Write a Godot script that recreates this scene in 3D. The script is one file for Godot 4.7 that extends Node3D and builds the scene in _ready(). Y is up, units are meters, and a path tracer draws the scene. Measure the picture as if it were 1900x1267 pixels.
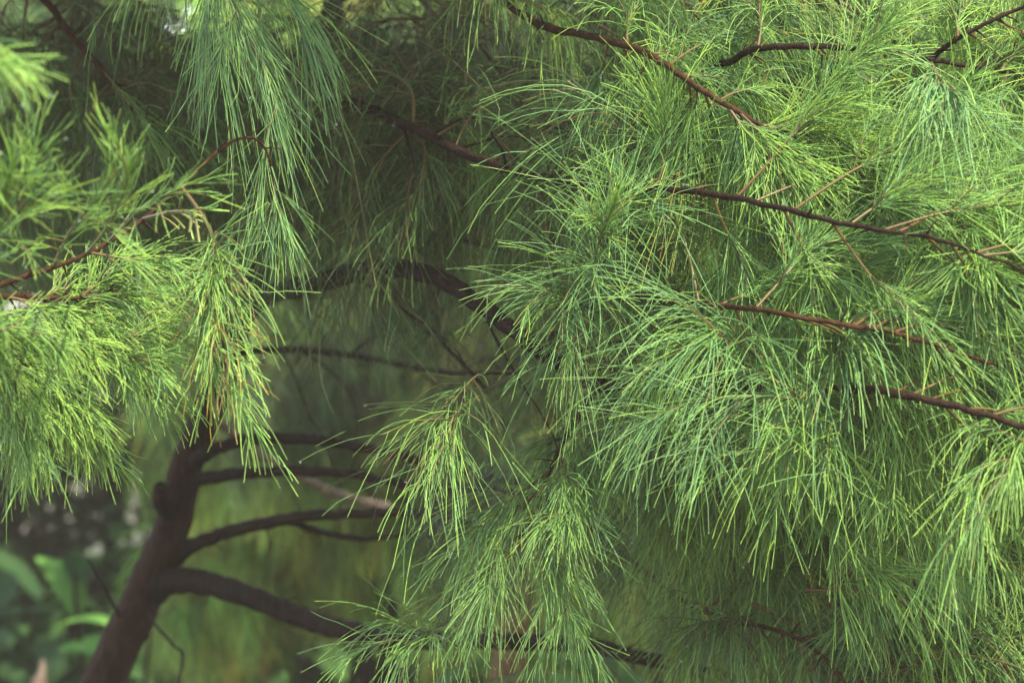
extends Node3D

const W := 0.4240          # width of the view per metre of distance (85 mm lens)
const EYE := 1.6           # height of the camera
var rng := RandomNumberGenerator.new()
var M := {}
var PAL := {}

# ---------------------------------------------------------------- helpers
class MB:
	var v := PackedVector3Array()
	var n := PackedVector3Array()
	var c := PackedColorArray()
	var i := PackedInt32Array()
	var o := Vector3.ZERO
	func mesh(m: Material) -> ArrayMesh:
		var a := []
		a.resize(Mesh.ARRAY_MAX)
		a[Mesh.ARRAY_VERTEX] = v
		a[Mesh.ARRAY_NORMAL] = n
		a[Mesh.ARRAY_COLOR] = c
		a[Mesh.ARRAY_INDEX] = i
		var am := ArrayMesh.new()
		am.add_surface_from_arrays(Mesh.PRIMITIVE_TRIANGLES, a)
		am.surface_set_material(0, m)
		return am

func at(x: float, y: float, d: float) -> Vector3:
	return Vector3((x - 950.0) / 1900.0 * W * d, EYE - (y - 633.5) / 1900.0 * W * d, -d)

func rf(a: float, b: float) -> float:
	return rng.randf_range(a, b)

func smooth(pts: Array, per := 6) -> PackedVector3Array:
	var out := PackedVector3Array()
	var last := pts.size() - 1
	for k in last:
		var a: Vector3 = pts[maxi(k - 1, 0)]
		var b: Vector3 = pts[k]
		var c: Vector3 = pts[k + 1]
		var d: Vector3 = pts[mini(k + 2, last)]
		for j in per:
			out.append(b.cubic_interpolate(c, a, d, float(j) / per))
	out.append(pts[last])
	return out

func along(line: PackedVector3Array, t: float) -> Array:
	var f := clampf(t, 0.0, 0.9999) * (line.size() - 1)
	var k := int(f)
	return [line[k].lerp(line[k + 1], f - k), (line[k + 1] - line[k]).normalized()]

func tube(b: MB, line: PackedVector3Array, r0: float, r1: float, c0: Color, c1: Color, sides := 8, rough := 0.0, power := 1.0, flare := 0.0) -> void:
	var first := b.v.size()
	var u := Vector3.RIGHT
	for k in line.size():
		var d := (line[mini(k + 1, line.size() - 1)] - line[maxi(k - 1, 0)]).normalized()
		u = (u - d * u.dot(d))
		if u.length() < 0.05:
			u = d.cross(Vector3.FORWARD)
		u = u.normalized()
		var w := d.cross(u)
		var t := float(k) / (line.size() - 1)
		var r := lerpf(r0, r1, pow(t, power))
		if flare > 0.0:
			r *= (1.0 + flare * exp(-line[k].distance_to(line[0]) / (r0 * 1.6))) * rf(0.93, 1.07)
		for s in sides:
			var q := u * cos(TAU * s / sides) + w * sin(TAU * s / sides)
			b.v.append(line[k] + q * r * (1.0 + rough * rf(-1, 1)) - b.o)
			b.n.append(q)
			b.c.append(c0.lerp(c1, t) * rf(0.85, 1.15))
	for k in line.size() - 1:
		for s in sides:
			var a := first + k * sides + s
			var e := first + k * sides + (s + 1) % sides
			b.i.append_array([a, a + sides, e, e, a + sides, e + sides])
	var end := b.v.size()
	b.v.append(line[line.size() - 1] - b.o)
	b.n.append((line[line.size() - 1] - line[line.size() - 2]).normalized())
	b.c.append(c1)
	for s in sides:
		b.i.append_array([end - sides + s, end, end - sides + (s + 1) % sides])

# one needle: a thin drooping three-sided rod; returns its tip
func needle(b: MB, p: Vector3, d: Vector3, length: float, r: float, droop: float, bend: Vector3, c0: Color, c1: Color, segs := 6) -> Vector3:
	var step := length / segs
	var first := b.v.size()
	var pull := (Vector3(0, -droop, 0) + bend) / segs
	var q := p - b.o
	var ph := rf(0.0, 2.0)
	var c3 := cos(ph)
	var s3 := sin(ph)
	var jag := rf(-0.05, 0.05)
	var kink := rng.randi() % (segs * 2)
	for k in segs + 1:
		var t := float(k) / segs
		var u := d.cross(Vector3(0.31, 0.2, 0.93)).normalized()
		var w := d.cross(u)
		var rr := r * (1.05 - 0.5 * t)
		var col := c0.lerp(c1, t * t)
		var n0 := u * c3 + w * s3
		var n1 := u * (-0.5 * c3 - 0.866 * s3) + w * (0.866 * c3 - 0.5 * s3)
		var n2 := -n0 - n1
		b.v.append(q + n0 * rr)
		b.v.append(q + n1 * rr)
		b.v.append(q + n2 * rr)
		b.n.append(n0)
		b.n.append(n1)
		b.n.append(n2)
		b.c.append(col)
		b.c.append(col)
		b.c.append(col)
		if k < segs:
			d = (d + pull + u * jag).normalized()
			jag = -jag * 0.9
			if k == kink:
				d = (d + w * rf(-0.3, 0.3) + u * rf(-0.3, 0.3)).normalized()
			q += d * step
			var a := first + k * 3
			b.i.append_array([a, a + 3, a + 1, a + 1, a + 3, a + 4, a + 1, a + 4, a + 2, a + 2, a + 4, a + 5, a + 2, a + 5, a, a, a + 5, a + 3])
	var e := first + segs * 3
	b.i.append_array([e, e + 2, e + 1])
	return q + b.o

func pick(pal: String) -> Array:
	var list: Array = PAL[pal]
	var k: Array = list[rng.randi() % list.size()]
	var f := rf(0.78, 1.22)
	var g := rf(0.92, 1.08)
	var a: Color = k[0]
	var z: Color = k[1]
	return [Color(a.r * f * g * 1.05, a.g * f * 1.02, a.b * f / g), Color(z.r * f * g * 1.05, z.g * f * 1.02, z.b * f / g)]

func piece(called: String, b: MB, m: Material, parent: Node3D, where: Vector3) -> MeshInstance3D:
	var o := MeshInstance3D.new()
	o.name = numbered(called, parent)
	o.mesh = b.mesh(m)
	parent.add_child(o)
	o.position = where
	return o

var used := {}
func numbered(called: String, parent: Node) -> String:
	var key := str(parent.get_instance_id()) + called
	var k: int = used.get(key, 0)
	used[key] = k + 1
	return called if k == 0 else "%s_%03d" % [called, k]

func thing(called: String, label: String, category: String, where: Vector3, group := "") -> Node3D:
	var o := Node3D.new()
	o.name = numbered(called, self)
	add_child(o)
	o.position = where
	o.set_meta("label", label)
	o.set_meta("category", category)
	if group:
		o.set_meta("group", group)
	return o

# a limb (a part): its line, its world start and the droplet list of its tree travel with it
func limb(called: String, tree: Dictionary, px: Array, w0: float, w1: float, bark := "bark", rough := 0.03) -> Dictionary:
	var pts := []
	for p in px:
		pts.append(at(p[0], p[1], p[2]))
	return limb3(called, tree, pts, w0 / 1900.0 * W * px[0][2] * 0.5, w1 / 1900.0 * W * px[px.size() - 1][2] * 0.5, bark, rough)

func limb3(called: String, tree: Dictionary, pts: Array, r0: float, r1: float, bark := "bark", rough := 0.03, per := 7) -> Dictionary:
	var line := smooth(pts, per)
	for k in range(1, line.size() - 1):
		line[k] += Vector3(rf(-1, 1), rf(-1, 1), rf(-1, 1)) * minf(r0, 0.012) * 0.12
	var b := MB.new()
	b.o = line[0]
	tube(b, line, r0, r1, PAL[bark][0], PAL[bark][1], 9, rough, 0.8, 0.0 if called in ["trunk", "stem", "post"] else 0.45)
	if called == "limb":
		for k in 16:
			var f := rf(0.15, 0.97)
			var s := along(line, f)
			var side: Vector3 = s[1].cross(Vector3(rf(-1, 1), rf(-1, 1), rf(-1, 1))).normalized()
			var r := lerpf(r0, r1, pow(f, 0.8))
			var d: Vector3 = (side + s[1] * rf(0.1, 1.0)).normalized() * rf(0.006, 0.022)
			tube(b, PackedVector3Array([s[0] + side * r * 0.8, s[0] + side * r * 0.8 + d * 0.6, s[0] + side * r + d + Vector3(0, rf(-0.003, 0.002), 0)]), minf(0.0011, r * 0.5), 0.0005, PAL[bark][0], PAL.twig[0], 5, 0.15)
	var o := piece(called, b, M.bark, tree.node, line[0] - tree.base)
	return {"node": o, "start": line[0], "line": line, "tree": tree}

# a tuft of needles on a thin twig: a sub-part of its limb
func spray3(L: Dictionary, pts: Array, n: int, length: float, open: float, droop: float, pal: String, opt := {}) -> void:
	var line := smooth(pts, 5)
	var fill: bool = opt.get("fill", false)
	if fill:
		var way3 := (line[line.size() - 1] - line[0])
		var turn := Basis(Vector3.UP, atan2(-way3.z, way3.x)) * Basis(Vector3.BACK, asin(clampf(way3.normalized().y, -0.95, 0.95))) * Basis(Vector3.RIGHT, rf(-0.6, 0.6))
		var key := "%s %d" % [pal, rng.randi() % 2]
		if not L.tree.fill.has(key):
			L.tree.fill[key] = [[], []]
		L.tree.fill[key][0].append(Transform3D(turn.scaled(Vector3.ONE * clampf(way3.length() / 0.17, 0.6, 1.1)), line[0] - L.tree.base))
		L.tree.fill[key][1].append(Color.WHITE * rf(0.75, 1.2))
		return
	var b := MB.new()
	b.o = line[0]
	var r: float = opt.get("r", 0.00047)
	var stem: float = opt.get("stem", 0.0016)
	tube(b, line, stem, r * 1.3, PAL.twig[0], PAL.twig[1], 5, 0.1)
	var t0: float = opt.get("t0", 0.15)
	var segs: int = opt.get("segs", 3 if fill else 5)
	var lines := [line]
	var twiglets: int = opt.get("twiglets", 7)
	var whole := line[0].distance_to(line[line.size() - 1])
	for k in twiglets:
		var s := along(line, lerpf(t0, 0.95, (k + rng.randf()) / twiglets))
		var side: Vector3 = s[1].cross(Vector3(rf(-1, 1), rf(-1, 1), rf(-1, 1))).normalized()
		var d: Vector3 = (s[1] + side * rf(0.5, 1.1)).normalized()
		var l := minf(whole * rf(0.3, 0.8), length * 0.9)
		var p: Vector3 = s[0]
		var sub := smooth([p, p + d * l * 0.5, p + d * l + Vector3(0, -l * 0.15, 0)], 2)
		tube(b, sub, stem * 0.55, r, PAL.twig[0], PAL.twig[1], 4, 0.1)
		lines.append(sub)
	var fork: float = opt.get("fork", 0.12)
	var way: Vector3 = opt.get("way", Vector3.ZERO)
	for k in int(n * (0.85 if fill else 1.2)):
		var t := t0 + (1.0 - t0) * pow(rng.randf(), opt.get("even", 0.8))
		var s := along(line, t) if twiglets == 0 or rng.randf() < 0.45 else along(lines[1 + rng.randi() % twiglets], rf(0.1, 1.0))
		var d: Vector3 = s[1]
		var side: Vector3 = d.cross(Vector3(rf(-1, 1), rf(-1, 1), rf(-1, 1))).normalized()
		var o := deg_to_rad(open) * rf(0.2, 1.6) * lerpf(1.15, 0.7, t)
		d = (d * cos(o) + side * sin(o) + way * rf(0.4, 1.0)).normalized()
		var len := length * rf(0.5, 1.2)
		if rng.randf() < 0.1:
			len *= 0.5
		var col := pick(pal)
		var bend := Vector3(rf(-1, 1), rf(-1, 1), rf(-1, 1)) * rf(0.05, 0.5)
		var tip := needle(b, s[0], d, len, r * rf(0.8, 1.2), droop * rf(0.2, 1.5), bend, col[0], col[1], segs)
		if rng.randf() < 0.03:
			L.tree.drops.append(tip)
		if rng.randf() < fork:
			for j in 1 + rng.randi() % 3:
				var f := rf(0.2, 0.7)
				var from: Vector3 = s[0] + (tip - s[0]) * f + Vector3(0, droop * len * 0.12 * sin(f * PI), 0)
				var dd: Vector3 = ((tip - s[0]).normalized() + Vector3(rf(-1, 1), rf(-1, 1), rf(-1, 1)) * 0.4).normalized()
				needle(b, from, dd, len * rf(0.2, 0.4), r * 0.85, droop * 0.5, bend, col[0], col[1], 4)
	var m := piece("needle_spray", b, M.needle, L.node, line[0] - L.start)
	m.set_meta("kind", "stuff")

func spray(L: Dictionary, px: Array, n: int, len_px: float, open: float, droop: float, pal: String, opt := {}) -> void:
	var pts := []
	for p in px:
		pts.append(at(p[0], p[1], p[2]))
	spray3(L, pts, n, 0.88 * len_px / 1900.0 * W * px[0][2], open, droop, pal, opt)

# side twigs with tufts along a stretch of a limb
func dress(L: Dictionary, count: int, t0: float, t1: float, n: int, twig: float, length: float, open: float, droop: float, pals: Array, opt := {}) -> void:
	for k in count:
		var t := lerpf(t0, t1, (k + rf(0.0, 1.0)) / count)
		var s := along(L.line, t)
		var side: Vector3 = s[1].cross(Vector3(rf(-1, 1), rf(-1, 1), rf(-1, 1))).normalized()
		var fwd: float = opt.get("fwd", 0.7)
		var sag: float = opt.get("sag", 0.5)
		var lift: float = opt.get("lift", 0.15)
		var d: Vector3 = (s[1] * fwd + side + Vector3(0, lift, 0) + opt.get("lean", Vector3.ZERO)).normalized()
		var p: Vector3 = s[0]
		var pts := [p]
		var len := twig * rf(0.7, 1.9)
		for j in 3:
			p += d * len / 3.0
			d = (d + Vector3(rf(-0.25, 0.25), -sag * 0.33 * rf(0.0, 2.0), rf(-0.25, 0.25))).normalized()
			pts.append(p)
		var o := opt.duplicate()
		o.merge({"segs": 3 if opt.has("fill") else 4, "twiglets": 9})
		var pal: String = "golden" if rng.randf() < 0.05 else pals[rng.randi() % pals.size()]
		spray3(L, pts, int(n * rf(1.6, 2.9)), length * 0.58, open, droop, pal, o)

func drops(tree: Dictionary) -> void:
	var list: Array = tree.drops
	if list.is_empty():
		return
	var mm := MultiMesh.new()
	mm.transform_format = MultiMesh.TRANSFORM_3D
	var s := SphereMesh.new()
	s.radius = 1.0
	s.height = 2.1
	s.radial_segments = 8
	s.rings = 5
	s.material = M.water
	mm.mesh = s
	mm.instance_count = list.size()
	for k in list.size():
		var p: Vector3 = list[k]
		mm.set_instance_transform(k, Transform3D(Basis.from_scale(Vector3.ONE * rf(0.0006, 0.0014)), p - tree.base - Vector3(0, 0.0006, 0)))
	var o := MultiMeshInstance3D.new()
	o.name = "water_droplets"
	o.multimesh = mm
	o.set_meta("kind", "stuff")
	tree.node.add_child(o)

func many(called: String, parent: Node3D, mesh: Mesh, list: Array, tint: Array) -> MultiMeshInstance3D:
	var mm := MultiMesh.new()
	mm.transform_format = MultiMesh.TRANSFORM_3D
	mm.use_colors = true
	mm.mesh = mesh
	mm.instance_count = list.size()
	for k in list.size():
		mm.set_instance_transform(k, list[k])
		mm.set_instance_color(k, tint[k])
	var o := MultiMeshInstance3D.new()
	o.name = numbered(called, parent)
	o.multimesh = mm
	o.set_meta("kind", "stuff")
	parent.add_child(o)
	return o

# a hanging tuft for the trees behind and for the crown above the view
func tuft_mesh(n: int, r: float, pal: String, shortest := 0.1, longest := 0.2, twiglets := 0) -> ArrayMesh:
	var b := MB.new()
	var pts := [Vector3.ZERO, Vector3(0.06, 0.015, 0.01), Vector3(0.12, 0.0, 0.0), Vector3(0.17, -0.04, -0.01)]
	var line := smooth(pts, 4)
	tube(b, line, 0.002, 0.001, PAL.twig[0], PAL.twig[1], 4, 0.1)
	var lines := [line]
	for k in twiglets:
		var s := along(line, rf(0.1, 0.95))
		var d: Vector3 = (s[1] + s[1].cross(Vector3(rf(-1, 1), rf(-1, 1), rf(-1, 1))).normalized() * rf(0.5, 1.1)).normalized() * rf(0.04, 0.08)
		var sub := smooth([s[0], s[0] + d * 0.5, s[0] + d + Vector3(0, -0.008, 0)], 2)
		tube(b, sub, 0.0009, 0.0005, PAL.twig[0], PAL.twig[1], 4, 0.1)
		lines.append(sub)
	for k in n:
		var s := along(lines[rng.randi() % lines.size()], rf(0.1, 1.0))
		var d: Vector3 = s[1]
		var side: Vector3 = d.cross(Vector3(rf(-1, 1), rf(-1, 1), rf(-1, 1))).normalized()
		d = (d + side * rf(0.2, 0.9)).normalized()
		var col := pick(pal)
		needle(b, s[0], d, rf(shortest, longest), r, rf(0.8, 2.6), Vector3(rf(-1, 1), 0, rf(-1, 1)) * 0.25, col[0], col[1], 5)
	return b.mesh(M.needle)

func bark_material() -> StandardMaterial3D:
	var m := StandardMaterial3D.new()
	m.vertex_color_use_as_albedo = true
	m.roughness = 0.8
	m.metallic_specular = 0.25
	var ns := FastNoiseLite.new()
	ns.seed = 4
	ns.frequency = 0.02
	ns.fractal_octaves = 4
	var t := NoiseTexture2D.new()
	t.width = 256
	t.height = 256
	t.seamless = true
	t.noise = ns
	var g := Gradient.new()
	g.colors = PackedColorArray([Color(0.5, 0.48, 0.46), Color(1, 1, 1)])
	t.color_ramp = g
	m.albedo_texture = t
	m.uv1_triplanar = true
	m.uv1_scale = Vector3(14, 5, 14)
	var h := NoiseTexture2D.new()
	h.width = 256
	h.height = 256
	h.seamless = true
	h.noise = ns
	m.heightmap_enabled = true
	m.heightmap_texture = h
	m.heightmap_scale = 0.4
	return m

func _ready() -> void:
	rng.seed = 20240
	# ------------------------------------------------------------ camera, sky, sun, exposure
	var cam := Camera3D.new()
	cam.name = "camera"
	add_child(cam)
	cam.position = Vector3(0, EYE, 0)
	var lens := CameraAttributesPhysical.new()
	lens.frustum_focal_length = 85.0
	lens.frustum_focus_distance = 2.27
	lens.exposure_aperture = 5.8
	lens.frustum_near = 0.05
	lens.frustum_far = 400.0
	cam.attributes = lens
	cam.fov = rad_to_deg(2.0 * atan(12.0 / 85.0))
	cam.near = 0.05
	cam.far = 400.0
	cam.current = true
	var env := Environment.new()
	env.background_mode = Environment.BG_SKY
	var sm := ProceduralSkyMaterial.new()
	sm.sky_top_color = Color(0.72, 0.79, 0.86)
	sm.sky_horizon_color = Color(0.88, 0.89, 0.87)
	sm.ground_bottom_color = Color(0.2, 0.22, 0.16)
	sm.ground_horizon_color = Color(0.5, 0.52, 0.45)
	sm.sky_curve = 0.2
	sm.sky_energy_multiplier = 1.15
	sm.ground_energy_multiplier = 1.0
	var sky := Sky.new()
	sky.sky_material = sm
	env.sky = sky
	env.tonemap_mode = Environment.TONE_MAPPER_LINEAR
	env.tonemap_exposure = 3.25
	env.fog_enabled = true
	env.fog_density = 0.0055
	env.fog_light_color = Color(1.0, 0.94, 0.88)
	env.sdfgi_enabled = true
	env.ssao_enabled = true
	env.ssil_enabled = true
	var we := WorldEnvironment.new()
	we.name = "world_environment"
	we.environment = env
	add_child(we)
	var sun := DirectionalLight3D.new()
	sun.name = "sun"
	add_child(sun)
	sun.look_at_from_position(Vector3(1.1, 2.4, 1.3), Vector3.ZERO)
	sun.light_energy = 1.35
	sun.light_color = Color(1.0, 0.95, 0.84)
	sun.light_angular_distance = 0.6
	sun.shadow_enabled = true

	# ------------------------------------------------------------ colours (linear base colours) and materials
	var brown := [Color(0.11, 0.055, 0.025), Color(0.16, 0.09, 0.035)]
	var fresh := [Color(0.13, 0.27, 0.055), Color(0.25, 0.42, 0.085)]
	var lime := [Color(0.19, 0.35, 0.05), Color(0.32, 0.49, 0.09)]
	var mid := [Color(0.085, 0.185, 0.05), Color(0.17, 0.31, 0.075)]
	var blue := [Color(0.095, 0.205, 0.075), Color(0.165, 0.325, 0.105)]
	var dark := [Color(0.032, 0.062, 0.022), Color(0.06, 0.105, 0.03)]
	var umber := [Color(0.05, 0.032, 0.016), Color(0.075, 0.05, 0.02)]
	var gold := [Color(0.26, 0.25, 0.04), Color(0.36, 0.30, 0.05)]
	PAL = {
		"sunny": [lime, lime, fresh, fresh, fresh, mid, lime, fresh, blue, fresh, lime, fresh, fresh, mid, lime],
		"fresh": [fresh, fresh, mid, mid, blue, lime, fresh, mid, fresh, lime, mid, fresh, mid, fresh],
		"teal": [blue, blue, blue, mid, fresh, blue, mid, blue],
		"mixed": [mid, blue, mid, fresh, blue, mid, fresh, mid, mid, blue, fresh, mid, mid, fresh, blue],
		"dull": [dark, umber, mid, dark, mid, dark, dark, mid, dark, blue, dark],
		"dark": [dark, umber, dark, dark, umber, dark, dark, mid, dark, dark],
		"golden": [fresh, gold, fresh, mid, lime, mid, fresh, mid, brown, fresh, fresh, lime, mid, fresh],
		"bark": [Color(0.016, 0.0095, 0.008), Color(0.035, 0.017, 0.011)],
		"trunk": [Color(0.044, 0.02, 0.013), Color(0.018, 0.0105, 0.009)],
		"red": [Color(0.04, 0.016, 0.01), Color(0.08, 0.038, 0.016)],
		"tan": [Color(0.30, 0.18, 0.10), Color(0.27, 0.16, 0.09)],
		"pale": [Color(0.28, 0.2, 0.16), Color(0.34, 0.27, 0.22)],
		"twig": [Color(0.08, 0.042, 0.02), Color(0.13, 0.15, 0.04)],
	}
	M.bark = bark_material()
	var nm := StandardMaterial3D.new()
	nm.vertex_color_use_as_albedo = true
	nm.roughness = 0.42
	nm.metallic_specular = 0.4
	M.needle = nm
	var wm := StandardMaterial3D.new()
	wm.albedo_color = Color(1, 1, 1, 0.0)
	wm.transparency = BaseMaterial3D.TRANSPARENCY_ALPHA
	wm.roughness = 0.02
	wm.refraction_enabled = true
	wm.refraction_scale = 0.033
	M.water = wm
	var lm := StandardMaterial3D.new()
	lm.vertex_color_use_as_albedo = true
	lm.roughness = 0.6
	lm.metallic_specular = 0.25
	lm.backlight_enabled = true
	lm.backlight = Color(0.5, 0.6, 0.3)
	M.leaf = lm

	setting()
	main_tree()
	left_tree()
	trees_behind()
	small_things()
	var total := 0
	for o in find_children("*", "MeshInstance3D", true, false):
		total += o.mesh.surface_get_array_index_len(0) / 3
	print("triangles ", total)

# ---------------------------------------------------------------- the ground
func setting() -> void:
	var b := MB.new()
	var ns := FastNoiseLite.new()
	ns.seed = 9
	ns.frequency = 0.35
	var xs := []
	for k in 61:
		var f := (k - 30) / 30.0
		xs.append(signf(f) * (absf(f) * 6.0 + pow(absf(f), 4.0) * 294.0))
	for j in 61:
		for k in 61:
			var x: float = xs[k]
			var z: float = xs[j]
			var h := ns.get_noise_2d(x * 2.0, z * 2.0)
			b.v.append(Vector3(x, 0.04 * h, z))
			b.n.append(Vector3.UP)
			b.c.append(Color(0.06, 0.045, 0.028).lerp(Color(0.035, 0.06, 0.02), clampf(0.5 + h * 1.4, 0, 1)))
	for j in 60:
		for k in 60:
			var a := j * 61 + k
			b.i.append_array([a, a + 1, a + 61, a + 1, a + 62, a + 61])
	var m := StandardMaterial3D.new()
	m.vertex_color_use_as_albedo = true
	m.roughness = 0.95
	var o := piece("ground", b, m, self, Vector3.ZERO)
	o.set_meta("kind", "structure")
	o.set_meta("label", "shaded earth under the trees")

# ---------------------------------------------------------------- the she-oak whose boughs fill the view
func main_tree() -> void:
	var base := Vector3(-1.0, 0.0, -3.45)
	var root := thing("she_oak_tree", "she-oak with leaning reddish brown trunk and long feathery green boughs", "tree", base)
	var T := {"node": root, "base": base, "drops": [], "fill": {}}
	# trunk
	var pts := [base + Vector3(0, -0.05, 0), base + Vector3(0.12, 0.5, 0)]
	for p in [[190, 1267, 3.42], [262, 1110, 3.42], [318, 980, 3.42], [345, 870, 3.42], [385, 760, 3.4], [430, 640, 3.38], [480, 500, 3.35], [545, 300, 3.3], [610, 60, 3.25], [640, -250, 3.25], [650, -700, 3.3]]:
		pts.append(at(p[0], p[1], p[2]))
	var _t := limb3("trunk", T, pts, 0.037, 0.011, "trunk", 0.05, 8)
	# limbs at the left
	var l1 := limb("limb", T, [[345, 870, 3.42], [380, 843, 3.38], [450, 817, 3.36], [560, 813, 3.34], [660, 828, 3.3], [760, 850, 3.25], [900, 885, 3.2], [1020, 900, 3.1]], 30, 14)
	var l2 := limb("limb", T, [[335, 895, 3.42], [400, 884, 3.38], [480, 876, 3.33], [570, 874, 3.3], [660, 880, 3.26], [780, 902, 3.2], [900, 906, 3.15], [1050, 930, 3.0]], 28, 12)
	var l3 := limb("limb", T, [[322, 1032, 3.42], [365, 1008, 3.4], [430, 985, 3.36], [550, 960, 3.3], [650, 953, 3.26], [760, 950, 3.2], [860, 966, 3.1], [960, 1010, 3.0]], 32, 12)
	limb("limb", T, [[535, 964, 3.31], [600, 988, 3.34], [680, 998, 3.38], [780, 985, 3.42], [880, 960, 3.46]], 15, 8)
	var l4 := limb("limb", T, [[268, 1100, 3.42], [320, 1078, 3.4], [390, 1083, 3.36], [480, 1113, 3.3], [560, 1146, 3.26], [640, 1168, 3.2], [720, 1184, 3.15], [850, 1186, 3.1], [960, 1190, 3.05], [1080, 1196, 3.0], [1180, 1216, 2.95], [1320, 1250, 2.9], [1500, 1300, 2.8]], 52, 24)
	limb("limb", T, [[385, 762, 3.42], [470, 835, 3.62], [560, 885, 3.75], [640, 922, 3.85], [720, 940, 3.95]], 16, 20, "pale")
	limb("dead_twig", T, [[232, 1165, 3.42], [205, 1110, 3.36], [180, 1065, 3.33], [163, 1035, 3.32]], 8, 4)
	limb("dead_twig", T, [[270, 1125, 3.42], [290, 1160, 3.3], [320, 1195, 3.27], [338, 1215, 3.26], [330, 1270, 3.26]], 7, 4)
	limb("stub", T, [[320, 960, 3.42], [300, 935, 3.36], [298, 905, 3.33]], 34, 26)
	# boughs that reach across to the right
	var b1 := limb("limb", T, [[450, 575, 3.37], [500, 548, 3.25], [580, 526, 2.85], [700, 498, 2.65], [790, 508, 2.55], [870, 550, 2.5], [980, 635, 2.44], [1050, 685, 2.48], [1120, 715, 2.42], [1260, 705, 2.4], [1380, 712, 2.32], [1500, 722, 2.24], [1640, 725, 2.1], [1780, 756, 2.06], [1900, 792, 2.05], [2050, 845, 2.05]], 38, 8)
	var b2 := limb("limb", T, [[545, 300, 3.3], [580, 200, 3.25], [640, 190, 2.75], [720, 218, 2.58], [790, 250, 2.5], [900, 300, 2.43], [1060, 340, 2.35], [1230, 350, 2.25], [1390, 372, 2.16], [1550, 412, 2.1], [1720, 440, 2.07], [1830, 476, 2.06], [1960, 520, 2.06]], 24, 3)
	var b3 := limb("limb", T, [[620, 0, 3.25], [720, -70, 3.0], [860, -40, 2.75], [1000, 45, 2.45], [1090, 66, 2.35], [1200, 100, 2.27], [1290, 160, 2.23], [1385, 218, 2.21], [1480, 270, 2.22], [1620, 330, 2.26], [1740, 372, 2.22], [1850, 402, 2.2]], 17, 4, "red")
	var b4 := limb("limb", T, [[640, -250, 3.25], [900, -180, 3.1], [1150, -40, 3.0], [1290, 90, 2.45], [1345, 118, 2.3], [1400, 92, 2.24], [1500, 86, 2.22], [1620, 94, 2.21], [1720, 110, 2.2], [1830, 128, 2.2], [1980, 150, 2.2]], 15, 7)
	var b4a := limb("limb", T, [[1725, 111, 2.21], [1780, 70, 2.19], [1860, 30, 2.19], [1960, -10, 2.19]], 11, 6)
	limb("limb", T, [[1832, 128, 2.19], [1865, 108, 2.19], [1910, 84, 2.19], [1980, 40, 2.19]], 10, 6)
	var b5 := limb("limb", T, [[1000, 648, 2.76], [1060, 590, 2.65], [1130, 553, 2.55], [1240, 558, 2.3], [1400, 574, 2.12], [1560, 602, 2.08], [1660, 618, 2.08], [1820, 668, 2.1], [1960, 720, 2.16]], 14, 5, "red")
	var b6 := limb("limb", T, [[1112, 715, 2.53], [1065, 785, 2.48], [1030, 850, 2.44], [1000, 930, 2.42], [960, 1010, 2.4]], 12, 5)
	var b7 := limb("limb", T, [[1050, 930, 3.0], [1130, 1010, 2.85], [1200, 1062, 2.75], [1270, 1115, 2.62], [1350, 1150, 2.55], [1430, 1165, 2.48], [1500, 1195, 2.44], [1560, 1255, 2.4], [1600, 1320, 2.38]], 12, 6, "red")
	var b8 := limb("limb", T, [[480, 500, 3.35], [540, 430, 3.3], [600, 398, 3.2], [650, 386, 3.12], [705, 386, 3.05], [745, 406, 3.0], [800, 426, 2.95], [870, 448, 2.9], [960, 470, 2.85]], 24, 6)
	var b9 := limb("limb", T, [[425, 655, 3.38], [540, 648, 3.34], [660, 660, 3.3], [760, 680, 3.2], [850, 692, 3.1], [960, 690, 2.95]], 16, 8)
	limb("limb", T, [[700, 515, 3.15], [760, 585, 3.1], [840, 655, 3.05], [900, 720, 3.0]], 11, 7)
	var b10 := limb("limb", T, [[640, -250, 3.25], [420, -240, 3.1], [180, -200, 2.9], [70, -60, 2.8], [120, 50, 2.75], [190, 130, 2.72], [260, 215, 2.66], [300, 260, 2.62]], 24, 5, "red")
	var b11 := limb("limb", T, [[570, 240, 3.3], [440, 170, 3.45], [330, 130, 3.55], [200, 90, 3.6], [40, 60, 3.6]], 26, 12)
	var b12 := limb("limb", T, [[500, 420, 3.35], [380, 360, 3.5], [250, 345, 3.55], [120, 352, 3.6], [-60, 320, 3.6]], 11, 9)
	var b13 := limb("limb", T, [[640, -160, 3.25], [560, -190, 2.9], [470, -150, 2.6], [420, -110, 2.45], [400, -60, 2.36]], 22, 6)
	var b14 := limb("limb", T, [[640, -200, 3.25], [900, -160, 2.9], [1150, -95, 2.6], [1400, -60, 2.5], [1650, -45, 2.42], [1850, -20, 2.36], [2000, 10, 2.3]], 26, 6)
	var b15 := limb("limb", T, [[1180, 708, 2.48], [1280, 790, 2.55], [1420, 850, 2.52], [1600, 900, 2.48], [1760, 960, 2.45], [1960, 1040, 2.4]], 10, 5, "red")
	var b16 := limb("limb", T, [[1200, 1062, 2.75], [1290, 1070, 2.75], [1420, 1090, 2.7], [1600, 1140, 2.66], [1780, 1190, 2.6], [1980, 1260, 2.55]], 10, 5, "red")
	limb("limb", T, [[1390, 372, 2.25], [1500, 380, 2.8], [1640, 345, 3.2], [1760, 325, 3.3], [1960, 305, 3.4]], 20, 30)

	# --- tufts the photograph lets one tell apart
	# hanging teal tuft at the top left
	spray(b13, [[400, -70, 2.36], [430, 0, 2.34], [455, 60, 2.33]], 140, 290, 22, 0.5, "teal", {"way": Vector3(0.46, -0.3, 0), "t0": 0.0, "twiglets": 2})
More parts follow.
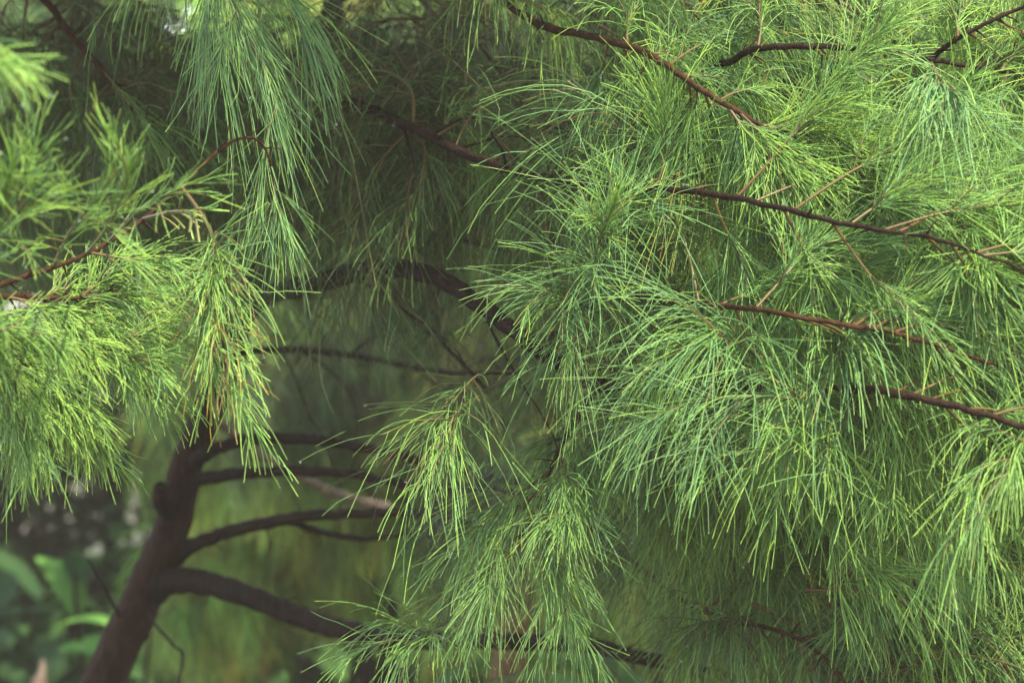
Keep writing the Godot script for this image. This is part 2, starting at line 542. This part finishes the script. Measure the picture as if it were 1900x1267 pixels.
	spray(b13, [[455, 60, 2.33], [490, 130, 2.31], [515, 210, 2.29]], 60, 230, 18, 0.6, "teal", {"way": Vector3(0.12, -0.2, 0), "twiglets": 2})
	spray(b13, [[420, -110, 2.4], [480, -60, 2.36], [540, -10, 2.34]], 90, 260, 22, 0.9, "teal", {"way": Vector3(0.35, -0.2, 0), "twiglets": 2})
	spray(b13, [[440, -130, 2.45], [400, -60, 2.42], [385, 0, 2.4]], 60, 280, 12, 2.0, "teal", {"twiglets": 0})
	spray(b13, [[470, -150, 2.6], [370, -90, 2.5], [290, -50, 2.45]], 70, 170, 35, 2.2, "mixed", {"t0": 0.3})
	# the tuft that points down to the arched twig
	spray(b10, [[190, 130, 2.72], [240, 190, 2.66], [275, 235, 2.62]], 90, 190, 22, 0.5, "mixed", {"way": Vector3(0.25, -0.2, 0)})
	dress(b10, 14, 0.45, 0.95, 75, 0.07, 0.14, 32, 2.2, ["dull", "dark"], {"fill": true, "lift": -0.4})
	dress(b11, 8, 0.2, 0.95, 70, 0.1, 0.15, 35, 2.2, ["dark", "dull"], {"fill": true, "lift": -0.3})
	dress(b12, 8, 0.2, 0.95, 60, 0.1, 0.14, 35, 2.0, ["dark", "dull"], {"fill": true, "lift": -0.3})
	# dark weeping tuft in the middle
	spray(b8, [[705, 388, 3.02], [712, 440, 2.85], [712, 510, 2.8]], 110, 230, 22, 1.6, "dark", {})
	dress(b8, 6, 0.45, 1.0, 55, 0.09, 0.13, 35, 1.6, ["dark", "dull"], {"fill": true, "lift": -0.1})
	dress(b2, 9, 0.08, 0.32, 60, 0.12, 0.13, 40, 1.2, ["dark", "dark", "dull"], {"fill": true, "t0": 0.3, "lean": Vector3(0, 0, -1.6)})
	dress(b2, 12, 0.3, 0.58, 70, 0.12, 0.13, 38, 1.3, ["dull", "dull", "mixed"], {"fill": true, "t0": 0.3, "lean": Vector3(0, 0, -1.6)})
	dress(b2, 20, 0.55, 1.0, 110, 0.11, 0.12, 36, 0.35, ["mixed", "fresh", "fresh"], {"t0": 0.3, "fwd": 1.4, "sag": 0.25, "lean": Vector3(0, 0, -1.6)})
	# sunny bough over the right shoulder
	spray(b3, [[930, 0, 2.62], [990, 10, 2.5], [1040, 30, 2.45]], 80, 150, 40, 2.0, "sunny", {})
	spray(b3, [[860, -40, 2.75], [900, -20, 2.5], [930, 0, 2.45]], 50, 160, 35, 2.4, "golden", {})
	dress(b3, 14, 0.38, 0.66, 85, 0.08, 0.12, 42, 1.7, ["fresh", "teal", "fresh"], {"lift": -0.1, "lean": Vector3(0, 0, -1.6)})
	dress(b3, 28, 0.6, 1.0, 105, 0.08, 0.09, 32, 0.12, ["sunny", "sunny", "sunny", "fresh"], {"fwd": 2.2, "lift": 0.02, "sag": 0.1, "lean": Vector3(0, 0, -0.2)})
	spray(b3, [[1740, 372, 2.22], [1800, 392, 2.2], [1850, 405, 2.19]], 70, 90, 22, 0.3, "sunny", {})
	# boughs along the top right
	dress(b14, 13, 0.28, 0.52, 70, 0.08, 0.13, 38, 1.9, ["fresh", "mixed", "teal"], {"lift": -0.25})
	dress(b14, 7, 0.52, 0.82, 40, 0.06, 0.1, 40, 1.6, ["fresh", "mixed"], {"lift": 0.0, "fwd": 1.4})
	dress(b14, 8, 0.82, 1.0, 80, 0.08, 0.13, 38, 1.7, ["sunny", "fresh"], {"lift": -0.25})
	dress(b4, 9, 0.5, 1.0, 60, 0.07, 0.1, 40, 1.5, ["golden", "mixed"], {"lean": Vector3(0, 0, -1.6)})
	dress(b4a, 4, 0.2, 1.0, 80, 0.08, 0.12, 38, 1.5, ["sunny", "golden"], {"lean": Vector3(0, 0, -1.6)})
	spray(b4, [[1725, 111, 2.21], [1745, 145, 2.15], [1765, 170, 2.13]], 95, 200, 40, 1.7, "teal", {"r": 0.0006})
	spray(b4, [[1700, 107, 2.21], [1690, 160, 2.23], [1670, 190, 2.25]], 60, 150, 35, 1.8, "mixed", {})
	spray(b4, [[1870, 133, 2.19], [1855, 180, 2.19], [1848, 240, 2.19]], 60, 200, 20, 1.8, "mixed", {})
	# upright plume in the middle
	spray(b5, [[1105, 575, 2.5], [1098, 520, 2.3], [1112, 450, 2.24], [1140, 385, 2.22]], 190, 215, 62, 0.4, "teal", {"t0": 0.1, "even": 1.0})
	spray(b5, [[1112, 450, 2.24], [1128, 405, 2.21], [1142, 368, 2.2]], 90, 80, 30, 0.2, "sunny", {"t0": 0.0})
	spray(b5, [[1105, 575, 2.5], [1060, 560, 2.3], [1010, 540, 2.26]], 80, 150, 40, 0.9, "teal", {})
	spray(b5, [[1110, 580, 2.5], [1080, 620, 2.35], [1060, 650, 2.3]], 50, 170, 30, 1.2, "teal", {})
	dress(b5, 26, 0.25, 1.0, 115, 0.1, 0.12, 38, 0.3, ["fresh", "mixed", "sunny", "fresh"], {"t0": 0.4, "fwd": 1.5, "sag": 0.3, "lean": Vector3(0, 0, -2.2)})
	spray(b5, [[1460, 583, 2.4], [1500, 560, 2.25], [1560, 520, 2.2], [1610, 490, 2.18]], 90, 190, 16, 0.2, "mixed", {})
	spray(b1, [[1455, 690, 2.38], [1500, 640, 2.24], [1560, 600, 2.2], [1610, 575, 2.18]], 110, 190, 18, 0.2, "mixed", {})
	spray(b1, [[1610, 724, 2.34], [1660, 695, 2.22], [1720, 665, 2.18], [1780, 645, 2.16]], 80, 190, 20, 0.3, "fresh", {})
	# bluish tufts nearest the camera
	spray(b1, [[1420, 712, 2.39], [1400, 660, 2.22], [1350, 630, 2.16], [1320, 628, 2.14]], 130, 210, 42, 0.9, "teal", {"way": Vector3(-0.2, -0.1, 0), "t0": 0.4})
	spray(b1, [[1580, 724, 2.21], [1480, 738, 2.14], [1380, 735, 2.12], [1290, 745, 2.12], [1200, 780, 2.12]], 200, 180, 54, 0.9, "teal", {"t0": 0.15, "even": 1.0, "way": Vector3(-0.1, -0.2, 0)})
	spray(b1, [[1640, 726, 2.18], [1560, 770, 2.16], [1480, 815, 2.15], [1390, 870, 2.15]], 160, 180, 54, 0.8, "fresh", {"t0": 0.1, "even": 1.0, "way": Vector3(0.1, -0.2, 0)})
	spray(b1, [[1700, 735, 2.16], [1680, 800, 2.17], [1640, 880, 2.18]], 110, 170, 50, 0.7, "fresh", {"t0": 0.1, "even": 1.0, "way": Vector3(0.2, -0.15, 0)})
	spray(b1, [[1560, 724, 2.36], [1570, 690, 2.2], [1545, 660, 2.13]], 40, 190, 35, 2.2, "teal", {"r": 0.0007, "t0": 0.6})
	spray(b1, [[1600, 725, 2.34], [1610, 770, 2.26], [1640, 830, 2.22]], 140, 240, 40, 1.2, "fresh", {})
	dress(b1, 7, 0.42, 0.6, 80, 0.09, 0.11, 42, 1.2, ["golden", "dull"], {"fill": true})
	dress(b1, 26, 0.56, 1.0, 115, 0.1, 0.12, 40, 0.5, ["fresh", "mixed", "fresh"], {"t0": 0.4, "fwd": 1.5, "sag": 0.3, "lean": Vector3(0, 0, -2.2)})
	# the fans below
	dress(b15, 30, 0.08, 1.0, 110, 0.11, 0.125, 38, 0.7, ["fresh", "mixed", "teal", "mixed"], {"lift": -0.2})
	spray(b15, [[1430, 852, 2.52], [1490, 930, 2.32], [1560, 1000, 2.26], [1620, 1065, 2.23]], 190, 190, 22, 0.5, "fresh", {"way": Vector3(0.15, -0.15, 0)})
	spray(b15, [[1760, 960, 2.45], [1740, 930, 2.2], [1760, 970, 2.16]], 70, 200, 30, 1.6, "fresh", {})
	spray(b1, [[1930, 800, 2.13], [1890, 820, 2.08], [1880, 870, 2.04]], 80, 190, 26, 1.8, "fresh", {"r": 0.00055})
	spray(b1, [[1850, 777, 2.28], [1830, 850, 2.14], [1800, 900, 2.1]], 70, 200, 26, 1.6, "fresh", {})
	dress(b16, 20, 0.15, 1.0, 105, 0.1, 0.13, 34, 1.4, ["mixed", "dull", "dull"], {"lift": -0.2})
	dress(b7, 11, 0.3, 1.0, 70, 0.09, 0.13, 34, 1.6, ["mixed", "dull", "golden"], {"lift": -0.3})
	# the twig that falls to the lower middle
	dress(b6, 7, 0.1, 0.8, 80, 0.08, 0.11, 32, 0.9, ["mixed", "dull", "mixed"], {"fwd": 1.2, "lift": -0.3})
	spray(b6, [[960, 1010, 2.4], [935, 1050, 2.38], [905, 1090, 2.36]], 90, 190, 26, 1.1, "mixed", {"t0": 0.0})
	spray(b6, [[1000, 930, 2.42], [1010, 990, 2.38], [1030, 1050, 2.36]], 40, 180, 22, 1.4, "mixed", {})
	spray(b6, [[975, 980, 2.41], [890, 1060, 2.48], [830, 1110, 2.5]], 90, 150, 26, 1.4, "dull", {})
	spray(l4, [[930, 1190, 3.05], [860, 1150, 2.6], [800, 1170, 2.44], [750, 1205, 2.4]], 150, 130, 38, 0.8, "mixed", {"t0": 0.35})
	# pendulous tuft left of the middle
	spray(b9, [[960, 690, 2.95], [900, 690, 2.5], [860, 720, 2.36], [830, 765, 2.32]], 95, 150, 46, 0.7, "dull", {"t0": 0.45})
	spray(b9, [[960, 690, 2.95], [880, 740, 2.4], [840, 775, 2.3], [835, 830, 2.27]], 60, 160, 36, 1.4, "fresh", {"t0": 0.55, "fork": 0.35})
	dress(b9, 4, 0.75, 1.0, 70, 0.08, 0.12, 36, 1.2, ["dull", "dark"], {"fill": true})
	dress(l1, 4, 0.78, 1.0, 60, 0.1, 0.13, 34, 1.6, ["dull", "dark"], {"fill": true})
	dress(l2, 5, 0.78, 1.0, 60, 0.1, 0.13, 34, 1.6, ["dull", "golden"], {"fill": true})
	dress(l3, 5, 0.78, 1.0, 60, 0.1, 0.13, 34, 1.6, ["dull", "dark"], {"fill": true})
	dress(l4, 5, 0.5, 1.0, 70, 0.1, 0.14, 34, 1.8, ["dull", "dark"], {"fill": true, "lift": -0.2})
	for k in 520:
		var px := rf(1080, 1960)
		var py := rf(-20, 1280)
		if Rect2(1340, 60, 330, 200).has_point(Vector2(px, py)) or Rect2(1620, 230, 300, 130).has_point(Vector2(px, py)) or (px < 1380 and py > 900):
			continue
		var p := at(px, py, rf(2.42, 3.0))
		var d := Vector3(rf(0.1, 1.0), rf(-0.8, 0.5), rf(-0.4, 0.4)).normalized() * rf(0.06, 0.13)
		spray3(b2, [p, p + d, p + d * 2.0 + Vector3(0, -0.015, 0)], int(rf(70, 130)), rf(0.1, 0.15), 40, 1.3, ["mixed", "fresh", "mixed", "dull", "golden"][k % 5], {"fill": true, "twiglets": 3})
	for k in 18:
		var from: Dictionary = [b2, b8, b1, b9][k % 4]
		var s := along(from.line, rf(0.12, 0.55))
		var d := Vector3(rf(-0.3, 1.0), rf(-1.0, 0.5), rf(-0.1, 0.5)).normalized()
		var p: Vector3 = s[0]
		var track := [p]
		for j in 5:
			p += d * rf(0.025, 0.05)
			d = (d + Vector3(rf(-0.4, 0.4), rf(-0.5, 0.2), rf(-0.3, 0.3))).normalized()
			track.append(p)
		limb3("dead_twig", T, track, 0.0018, 0.0006, "bark", 0.03, 3)
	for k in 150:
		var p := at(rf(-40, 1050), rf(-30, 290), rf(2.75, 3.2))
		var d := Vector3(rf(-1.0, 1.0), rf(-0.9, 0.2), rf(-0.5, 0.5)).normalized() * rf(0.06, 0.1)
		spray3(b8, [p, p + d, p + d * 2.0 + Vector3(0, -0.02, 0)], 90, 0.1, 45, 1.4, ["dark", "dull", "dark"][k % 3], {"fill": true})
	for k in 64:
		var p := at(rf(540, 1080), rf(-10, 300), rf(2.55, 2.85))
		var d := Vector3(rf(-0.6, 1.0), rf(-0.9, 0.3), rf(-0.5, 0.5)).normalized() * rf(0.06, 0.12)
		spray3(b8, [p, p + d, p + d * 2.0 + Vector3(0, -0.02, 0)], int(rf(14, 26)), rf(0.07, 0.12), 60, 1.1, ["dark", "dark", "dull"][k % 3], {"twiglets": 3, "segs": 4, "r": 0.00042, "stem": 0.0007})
	drops(T)
	for key in T.fill:
		many("inner_needles", root, tuft_mesh(120, 0.00048, key.get_slice(" ", 0), 0.05, 0.135, 9), T.fill[key][0], T.fill[key][1])
	# the crown above the view, which shades the boughs below it
	var list := []
	var tint := []
	for k in 4800:
		var p := Vector3(rf(-1.4, 1.7), rf(2.2, 3.3), rf(-3.9, -2.1))
		if p.y < EYE - p.z * 0.16 + 0.3 or p.x > 0.28 and rng.randf() < 0.93 or p.x > 0.15 and p.z > -2.5:
			continue
		if sin(p.x * 4.1 + p.z * 2.3) + sin(p.z * 5.2 - p.x * 1.7) + sin(p.y * 6.0) < -0.9:
			continue
		list.append(Transform3D(Basis(Vector3.UP, rf(0, TAU)).scaled(Vector3.ONE * rf(1.0, 1.5)), p - base))
		tint.append(Color.WHITE * rf(0.7, 1.2))
	many("crown", root, tuft_mesh(60, 0.0012, "mixed"), list, tint)

# ---------------------------------------------------------------- the neighbour whose twigs come in from the left
func left_tree() -> void:
	var base := Vector3(-1.35, 0.0, -1.95)
	var root := thing("she_oak_tree", "she-oak twigs with bright yellow-green needles crossing the left edge", "tree", base)
	var T := {"node": root, "base": base, "drops": [], "fill": {}}
	var tr := limb3("trunk", T, [base + Vector3(0, -0.05, 0), base + Vector3(0.03, 0.7, 0), base + Vector3(0.0, 1.5, 0.02), base + Vector3(0.05, 2.3, 0)], 0.05, 0.025, "trunk", 0.05, 8)
	var j := func(h: float) -> Vector3: return base + Vector3(0.02, h, 0.01)
	var go := func(h: float, px: Array, r0: float, r1: float) -> Dictionary:
		var pts := [j.call(h)]
		for p in px:
			pts.append(at(p[0], p[1], p[2]))
		return limb3("limb", T, pts, r0, r1, "red", 0.03)
	# arched brown twig
	var arc: Dictionary = go.call(1.55, [[-250, 560, 1.95], [-60, 545, 2.02], [40, 515, 2.06], [160, 472, 2.1], [265, 407, 2.15], [335, 345, 2.18], [400, 285, 2.2], [445, 258, 2.22], [480, 262, 2.24], [502, 300, 2.25], [507, 350, 2.26]], 0.0033, 0.0009)
	spray(arc, [[507, 345, 2.26], [515, 385, 2.26], [525, 425, 2.26]], 75, 130, 24, 0.8, "teal", {"t0": 0.0})
	spray(arc, [[502, 320, 2.25], [490, 360, 2.26], [480, 400, 2.27]], 30, 140, 16, 1.0, "mixed", {})
	spray(arc, [[265, 407, 2.15], [310, 395, 2.1], [345, 393, 2.06], [365, 402, 2.04]], 12, 60, 14, 0.2, "golden", {"stem": 0.0022, "r": 0.0012})
	spray(arc, [[160, 472, 2.1], [200, 420, 1.95], [232, 350, 1.9], [240, 310, 1.88]], 100, 100, 16, -0.2, "sunny", {"t0": 0.1, "even": 1.0})
	spray(arc, [[60, 508, 2.07], [20, 420, 1.9], [10, 350, 1.85], [25, 300, 1.83]], 110, 110, 20, -0.2, "sunny", {"even": 1.0})
	spray(arc, [[100, 495, 2.08], [130, 430, 1.95], [180, 370, 1.9]], 80, 120, 20, -0.1, "fresh", {"even": 1.0})
	spray(arc, [[200, 450, 2.12], [260, 390, 2.0], [320, 355, 1.95]], 60, 100, 16, 0.0, "fresh", {"even": 1.0})
	spray(arc, [[0, 530, 2.04], [-20, 460, 1.9], [30, 400, 1.88], [80, 370, 1.86]], 110, 150, 30, 0.2, "sunny", {})
	spray(arc, [[170, 470, 2.1], [240, 480, 2.1], [290, 482, 2.1]], 60, 120, 34, 0.5, "fresh", {})
	# conical tuft hanging in front of the trunk
	spray(arc, [[335, 345, 2.18], [374, 398, 2.16], [396, 450, 2.14], [390, 520, 2.12], [388, 620, 2.1], [392, 690, 2.1]], 250, 150, 46, 1.0, "golden", {"t0": 0.36, "even": 1.0, "stem": 0.002, "r": 0.00055})
	spray(arc, [[400, 430, 2.16], [398, 470, 2.14], [396, 510, 2.12]], 80, 110, 60, 0.3, "mixed", {"t0": 0.0})
	spray(arc, [[400, 470, 2.14], [420, 520, 2.13], [440, 560, 2.12]], 24, 170, 26, 0.6, "golden", {"way": Vector3(0.3, -0.1, 0)})
	# the sunny fans
	var f1: Dictionary = go.call(1.6, [[-200, 560, 1.95], [-60, 548, 2.05], [60, 552, 2.12], [140, 553, 2.15], [220, 545, 2.18]], 0.006, 0.0012)
	dress(f1, 10, 0.3, 0.9, 58, 0.04, 0.065, 32, 0.6, ["sunny", "sunny", "fresh"], {"fwd": 1.4, "lift": -0.2})
	spray(f1, [[140, 553, 2.15], [200, 545, 2.17], [260, 560, 2.18]], 100, 150, 28, 0.6, "sunny", {})
	spray(f1, [[150, 550, 2.15], [230, 535, 2.2], [290, 535, 2.22]], 45, 120, 14, 0.3, "sunny", {})
	var f2: Dictionary = go.call(1.55, [[-200, 590, 1.95], [-50, 598, 2.05], [60, 625, 2.1], [160, 645, 2.14], [250, 655, 2.16]], 0.006, 0.0012)
	dress(f2, 12, 0.25, 0.9, 58, 0.04, 0.065, 32, 0.6, ["sunny", "sunny", "fresh"], {"fwd": 1.3, "lift": -0.2})
	spray(f2, [[160, 645, 2.14], [220, 655, 2.16], [270, 660, 2.17]], 110, 140, 24, 0.3, "sunny", {})
	var f3: Dictionary = go.call(1.5, [[-200, 620, 1.95], [-60, 630, 2.05], [30, 665, 2.1], [100, 710, 2.13], [150, 750, 2.15]], 0.006, 0.0012)
	dress(f3, 12, 0.25, 0.95, 58, 0.04, 0.07, 32, 0.8, ["sunny", "fresh", "sunny"], {"fwd": 1.3, "lift": -0.3})
	spray(f3, [[60, 680, 2.11], [105, 715, 2.13], [150, 755, 2.14]], 130, 130, 28, 0.7, "sunny", {})
	var f4: Dictionary = go.call(1.45, [[-200, 650, 1.95], [-80, 640, 2.05], [-10, 680, 2.1], [30, 725, 2.12]], 0.006, 0.0012)
	dress(f4, 9, 0.3, 1.0, 58, 0.045, 0.075, 32, 1.0, ["sunny", "fresh", "mixed"], {"fwd": 1.3, "lift": -0.4})
	spray(f4, [[-10, 680, 2.1], [10, 720, 2.11], [25, 770, 2.12]], 80, 140, 22, 0.8, "fresh", {"fork": 0.3})
	# the soft bright tuft nearest the camera
	var f5: Dictionary = go.call(1.8, [[-260, 40, 1.7], [-120, 50, 1.68], [-40, 90, 1.67]], 0.004, 0.0012)
	spray(f5, [[-120, 50, 1.68], [-60, 80, 1.67], [-15, 110, 1.66]], 90, 120, 30, 0.7, "sunny", {"r": 0.0006})
	drops(T)

# ---------------------------------------------------------------- trees and plants behind
func tree_behind(label: String, base: Vector3, lean: Vector3, height: float, r: float, bark: String, boughs: int, reach: float, low: float, tufts: int, dim: float, mesh: Mesh, group: String) -> void:
	var root := thing("she_oak_tree", label, "tree", base, group)
	var T := {"node": root, "base": base, "drops": [], "fill": {}}
	var pts := []
	for k in 6:
		pts.append(base + Vector3(0, height * k / 5.0 - 0.03, 0) + lean * (k / 5.0) + Vector3(rf(-1, 1), 0, rf(-1, 1)) * 0.03)
	var tr := limb3("trunk", T, pts, r, r * 0.35, bark, 0.05, 6)
	var list := []
	var tint := []
	for k in boughs:
		var t := lerpf(low / height, 0.8, (k + rf(0, 0.8)) / boughs)
		var s := along(tr.line, t)
		var a := k * 2.4 + rf(-0.4, 0.4)
		var d := Vector3(cos(a), 0.35, sin(a)).normalized()
		var p: Vector3 = s[0]
		var line := [p]
		var len := reach * rf(0.6, 1.1) * lerpf(1.0, 0.5, t)
		for q in 4:
			p += d * len / 4.0
			d = (d + Vector3(rf(-0.2, 0.2), -0.22, rf(-0.2, 0.2))).normalized()
			line.append(p)
		var L := limb3("limb", T, line, r * 0.32, 0.004, bark, 0.05, 4)
		for q in int(tufts * 1.5):
			var f := along(L.line, sqrt(rf(0.04, 1.0)))
			var fd: Vector3 = f[1]
			var yaw := atan2(-fd.z, fd.x) + rf(-1.3, 1.3)
			var off := Vector3(rf(-1, 1), rf(-1.2, 0.4), rf(-1, 1)) * 0.10
			list.append(Transform3D(Basis(Vector3.UP, yaw) * Basis(Vector3.BACK, rf(-0.6, 0.3)).scaled(Vector3.ONE * rf(0.6, 1.15)), f[0] + off - base))
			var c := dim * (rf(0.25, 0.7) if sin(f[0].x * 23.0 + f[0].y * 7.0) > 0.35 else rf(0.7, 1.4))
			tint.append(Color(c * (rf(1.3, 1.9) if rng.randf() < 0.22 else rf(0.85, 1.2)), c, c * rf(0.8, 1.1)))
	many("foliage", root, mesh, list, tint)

func leaf_mesh(length: float, width: float, fold: float, arch: float, c0: Color, c1: Color) -> ArrayMesh:
	var b := MB.new()
	var rows := 8
	for k in rows + 1:
		var t := float(k) / rows
		var w := width * 0.5 * pow(sin(PI * clampf(t * 0.96 + 0.02, 0, 1)), 0.75)
		var y := arch * length * (t - t * t) * 1.6 - arch * length * t * t * 0.5
		for s in [-1, 0, 1]:
			b.v.append(Vector3(length * t, y + fold * w * absf(s), w * s))
			b.n.append(Vector3(arch * (t - 0.3), 1, -fold * s).normalized())
			b.c.append(c0.lerp(c1, t) * (1.25 if s == 0 else 1.0))
	for k in rows:
		for s in 2:
			var a := k * 3 + s
			b.i.append_array([a, a + 3, a + 1, a + 1, a + 3, a + 4])
	return b.mesh(M.leaf)

func shrub(called: String, label: String, category: String, base: Vector3, height: float, spread: float, stems: int, each: int, leaves: Array, scale: float, group := "") -> void:
	var root := thing(called, label, category, base, group)
	var T := {"node": root, "base": base, "drops": [], "fill": {}}
	for k in stems:
		var a := k * 2.4 + rf(-0.4, 0.4)
		var out := Vector3(cos(a), 0, sin(a)) * spread * rf(0.25, 1.0)
		var h := height * rf(0.6, 1.0)
		var L := limb3("stem", T, [base + Vector3(0, -0.02, 0), base + out * 0.35 + Vector3(0, h * 0.45, 0), base + out * 0.8 + Vector3(0, h * 0.8, 0), base + out + Vector3(0, h, 0)], 0.012, 0.004, "bark", 0.04, 4)
		for q in each:
			var s := along(L.line, lerpf(0.25, 1.0, (q + rf(0, 0.8)) / each))
			var o := MeshInstance3D.new()
			o.name = numbered("leaf", L.node)
			o.mesh = leaves[rng.randi() % leaves.size()]
			L.node.add_child(o)
			o.position = s[0] - L.start
			o.basis = Basis(Vector3.UP, rf(0, TAU)) * Basis(Vector3.BACK, rf(-0.7, 0.9)) * Basis(Vector3.RIGHT, rf(-0.5, 0.5)).scaled(Vector3.ONE * scale * rf(0.7, 1.2))

func trees_behind() -> void:
	var soft := tuft_mesh(80, 0.0011, "golden", 0.08, 0.16, 5)
	var deep := tuft_mesh(80, 0.0011, "dull", 0.08, 0.16, 5)
	var grp := "she-oaks growing behind"
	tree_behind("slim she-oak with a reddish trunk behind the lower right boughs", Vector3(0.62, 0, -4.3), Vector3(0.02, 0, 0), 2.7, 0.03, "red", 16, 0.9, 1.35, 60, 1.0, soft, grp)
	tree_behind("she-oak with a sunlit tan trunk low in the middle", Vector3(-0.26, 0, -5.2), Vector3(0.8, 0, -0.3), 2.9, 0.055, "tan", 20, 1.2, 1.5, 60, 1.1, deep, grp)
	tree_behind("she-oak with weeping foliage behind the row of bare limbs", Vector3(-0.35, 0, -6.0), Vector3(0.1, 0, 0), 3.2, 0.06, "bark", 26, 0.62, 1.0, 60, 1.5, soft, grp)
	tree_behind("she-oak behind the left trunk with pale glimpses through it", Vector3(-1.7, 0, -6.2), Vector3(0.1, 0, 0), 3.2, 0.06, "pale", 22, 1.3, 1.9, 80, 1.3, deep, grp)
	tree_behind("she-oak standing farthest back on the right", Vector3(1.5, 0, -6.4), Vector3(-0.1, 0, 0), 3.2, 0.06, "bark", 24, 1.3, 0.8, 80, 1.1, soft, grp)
	# broad-leaved plants
	var l_a := leaf_mesh(0.26, 0.12, 0.25, 0.25, Color(0.09, 0.2, 0.05), Color(0.11, 0.24, 0.055))
	var l_b := leaf_mesh(0.3, 0.13, 0.3, 0.15, Color(0.02, 0.05, 0.02), Color(0.03, 0.07, 0.022))
	shrub("broad_leaved_shrub", "shrub with big soft green leaves below the leaning trunk", "shrub", Vector3(-0.92, 0, -5.6), 1.15, 0.32, 6, 6, [l_a, l_a, l_b], 0.75)
	shrub("broad_leaved_shrub", "dark broad-leaved shrub in the bottom left corner", "shrub", Vector3(-1.6, 0, -7.6), 0.95, 0.6, 9, 12, [l_b], 0.9)
	var blade := leaf_mesh(0.9, 0.1, 0.4, 0.5, Color(0.16, 0.33, 0.16), Color(0.2, 0.38, 0.18))
	shrub("strap_leaved_plant", "plant with long pale strap leaves low behind the middle", "plant", Vector3(0.3, 0, -5.6), 0.8, 0.15, 3, 5, [blade], 1.0)
	# the thicket that closes the view
	var small := leaf_mesh(0.16, 0.07, 0.3, 0.2, Color(0.03, 0.075, 0.025), Color(0.05, 0.11, 0.03))
	for k in 6:
		var base := Vector3(-2.4 + k * 0.95 + rf(-0.2, 0.2), 0, -8.6 + rf(-0.6, 0.6))
		var words: Array = ["behind the left edge of the view", "behind the broad-leaved shrubs in the bottom left", "behind the bare limbs of the leaning trunk", "behind the low limb at the bottom middle", "behind the feathery boughs right of the middle", "behind the right edge of the view"]
		var root := thing("bush", "tall dark leafy bush at the back, %s" % words[k], "bush", base, "bushes of the thicket at the back")
		var T := {"node": root, "base": base, "drops": [], "fill": {}}
		for s in 4:
			limb3("stem", T, [base, base + Vector3(rf(-0.2, 0.2), 1.2, rf(-0.2, 0.2)), base + Vector3(rf(-0.5, 0.5), 2.6, rf(-0.4, 0.4))], 0.03, 0.008, "bark", 0.05, 4)
		var list := []
		var tint := []
		for q in 4600:
			var p := Vector3(rf(-0.75, 0.75), 3.4 * pow(rng.randf(), 1.35), rf(-0.6, 0.6))
			if sin(p.x * 7.0 + k) + sin(p.y * 5.3 + k * 2.0) + sin(p.z * 6.1) < -0.8 and p.y > 1.7:
				continue
			list.append(Transform3D(Basis(Vector3.UP, rf(0, TAU)) * Basis(Vector3.BACK, rf(-0.9, 0.6)).scaled(Vector3.ONE * rf(0.7, 1.5)), p))
			tint.append(Color.WHITE * rf(0.6, 1.3))
		many("foliage", root, small, list, tint)

func small_things() -> void:
	var base := at(70, 1330, 5.2)
	var foot := Vector3(base.x - 0.03, 0, base.z)
	var root := thing("broken_stake", "pale broken stake with a pointed tip at the bottom left", "stake", foot)
	var T := {"node": root, "base": foot, "drops": [], "fill": {}}
	limb3("post", T, [foot + Vector3(0, -0.02, 0), base, at(76, 1262, 5.2), at(80, 1222, 5.2)], 0.03, 0.004, "pale", 0.05, 5)
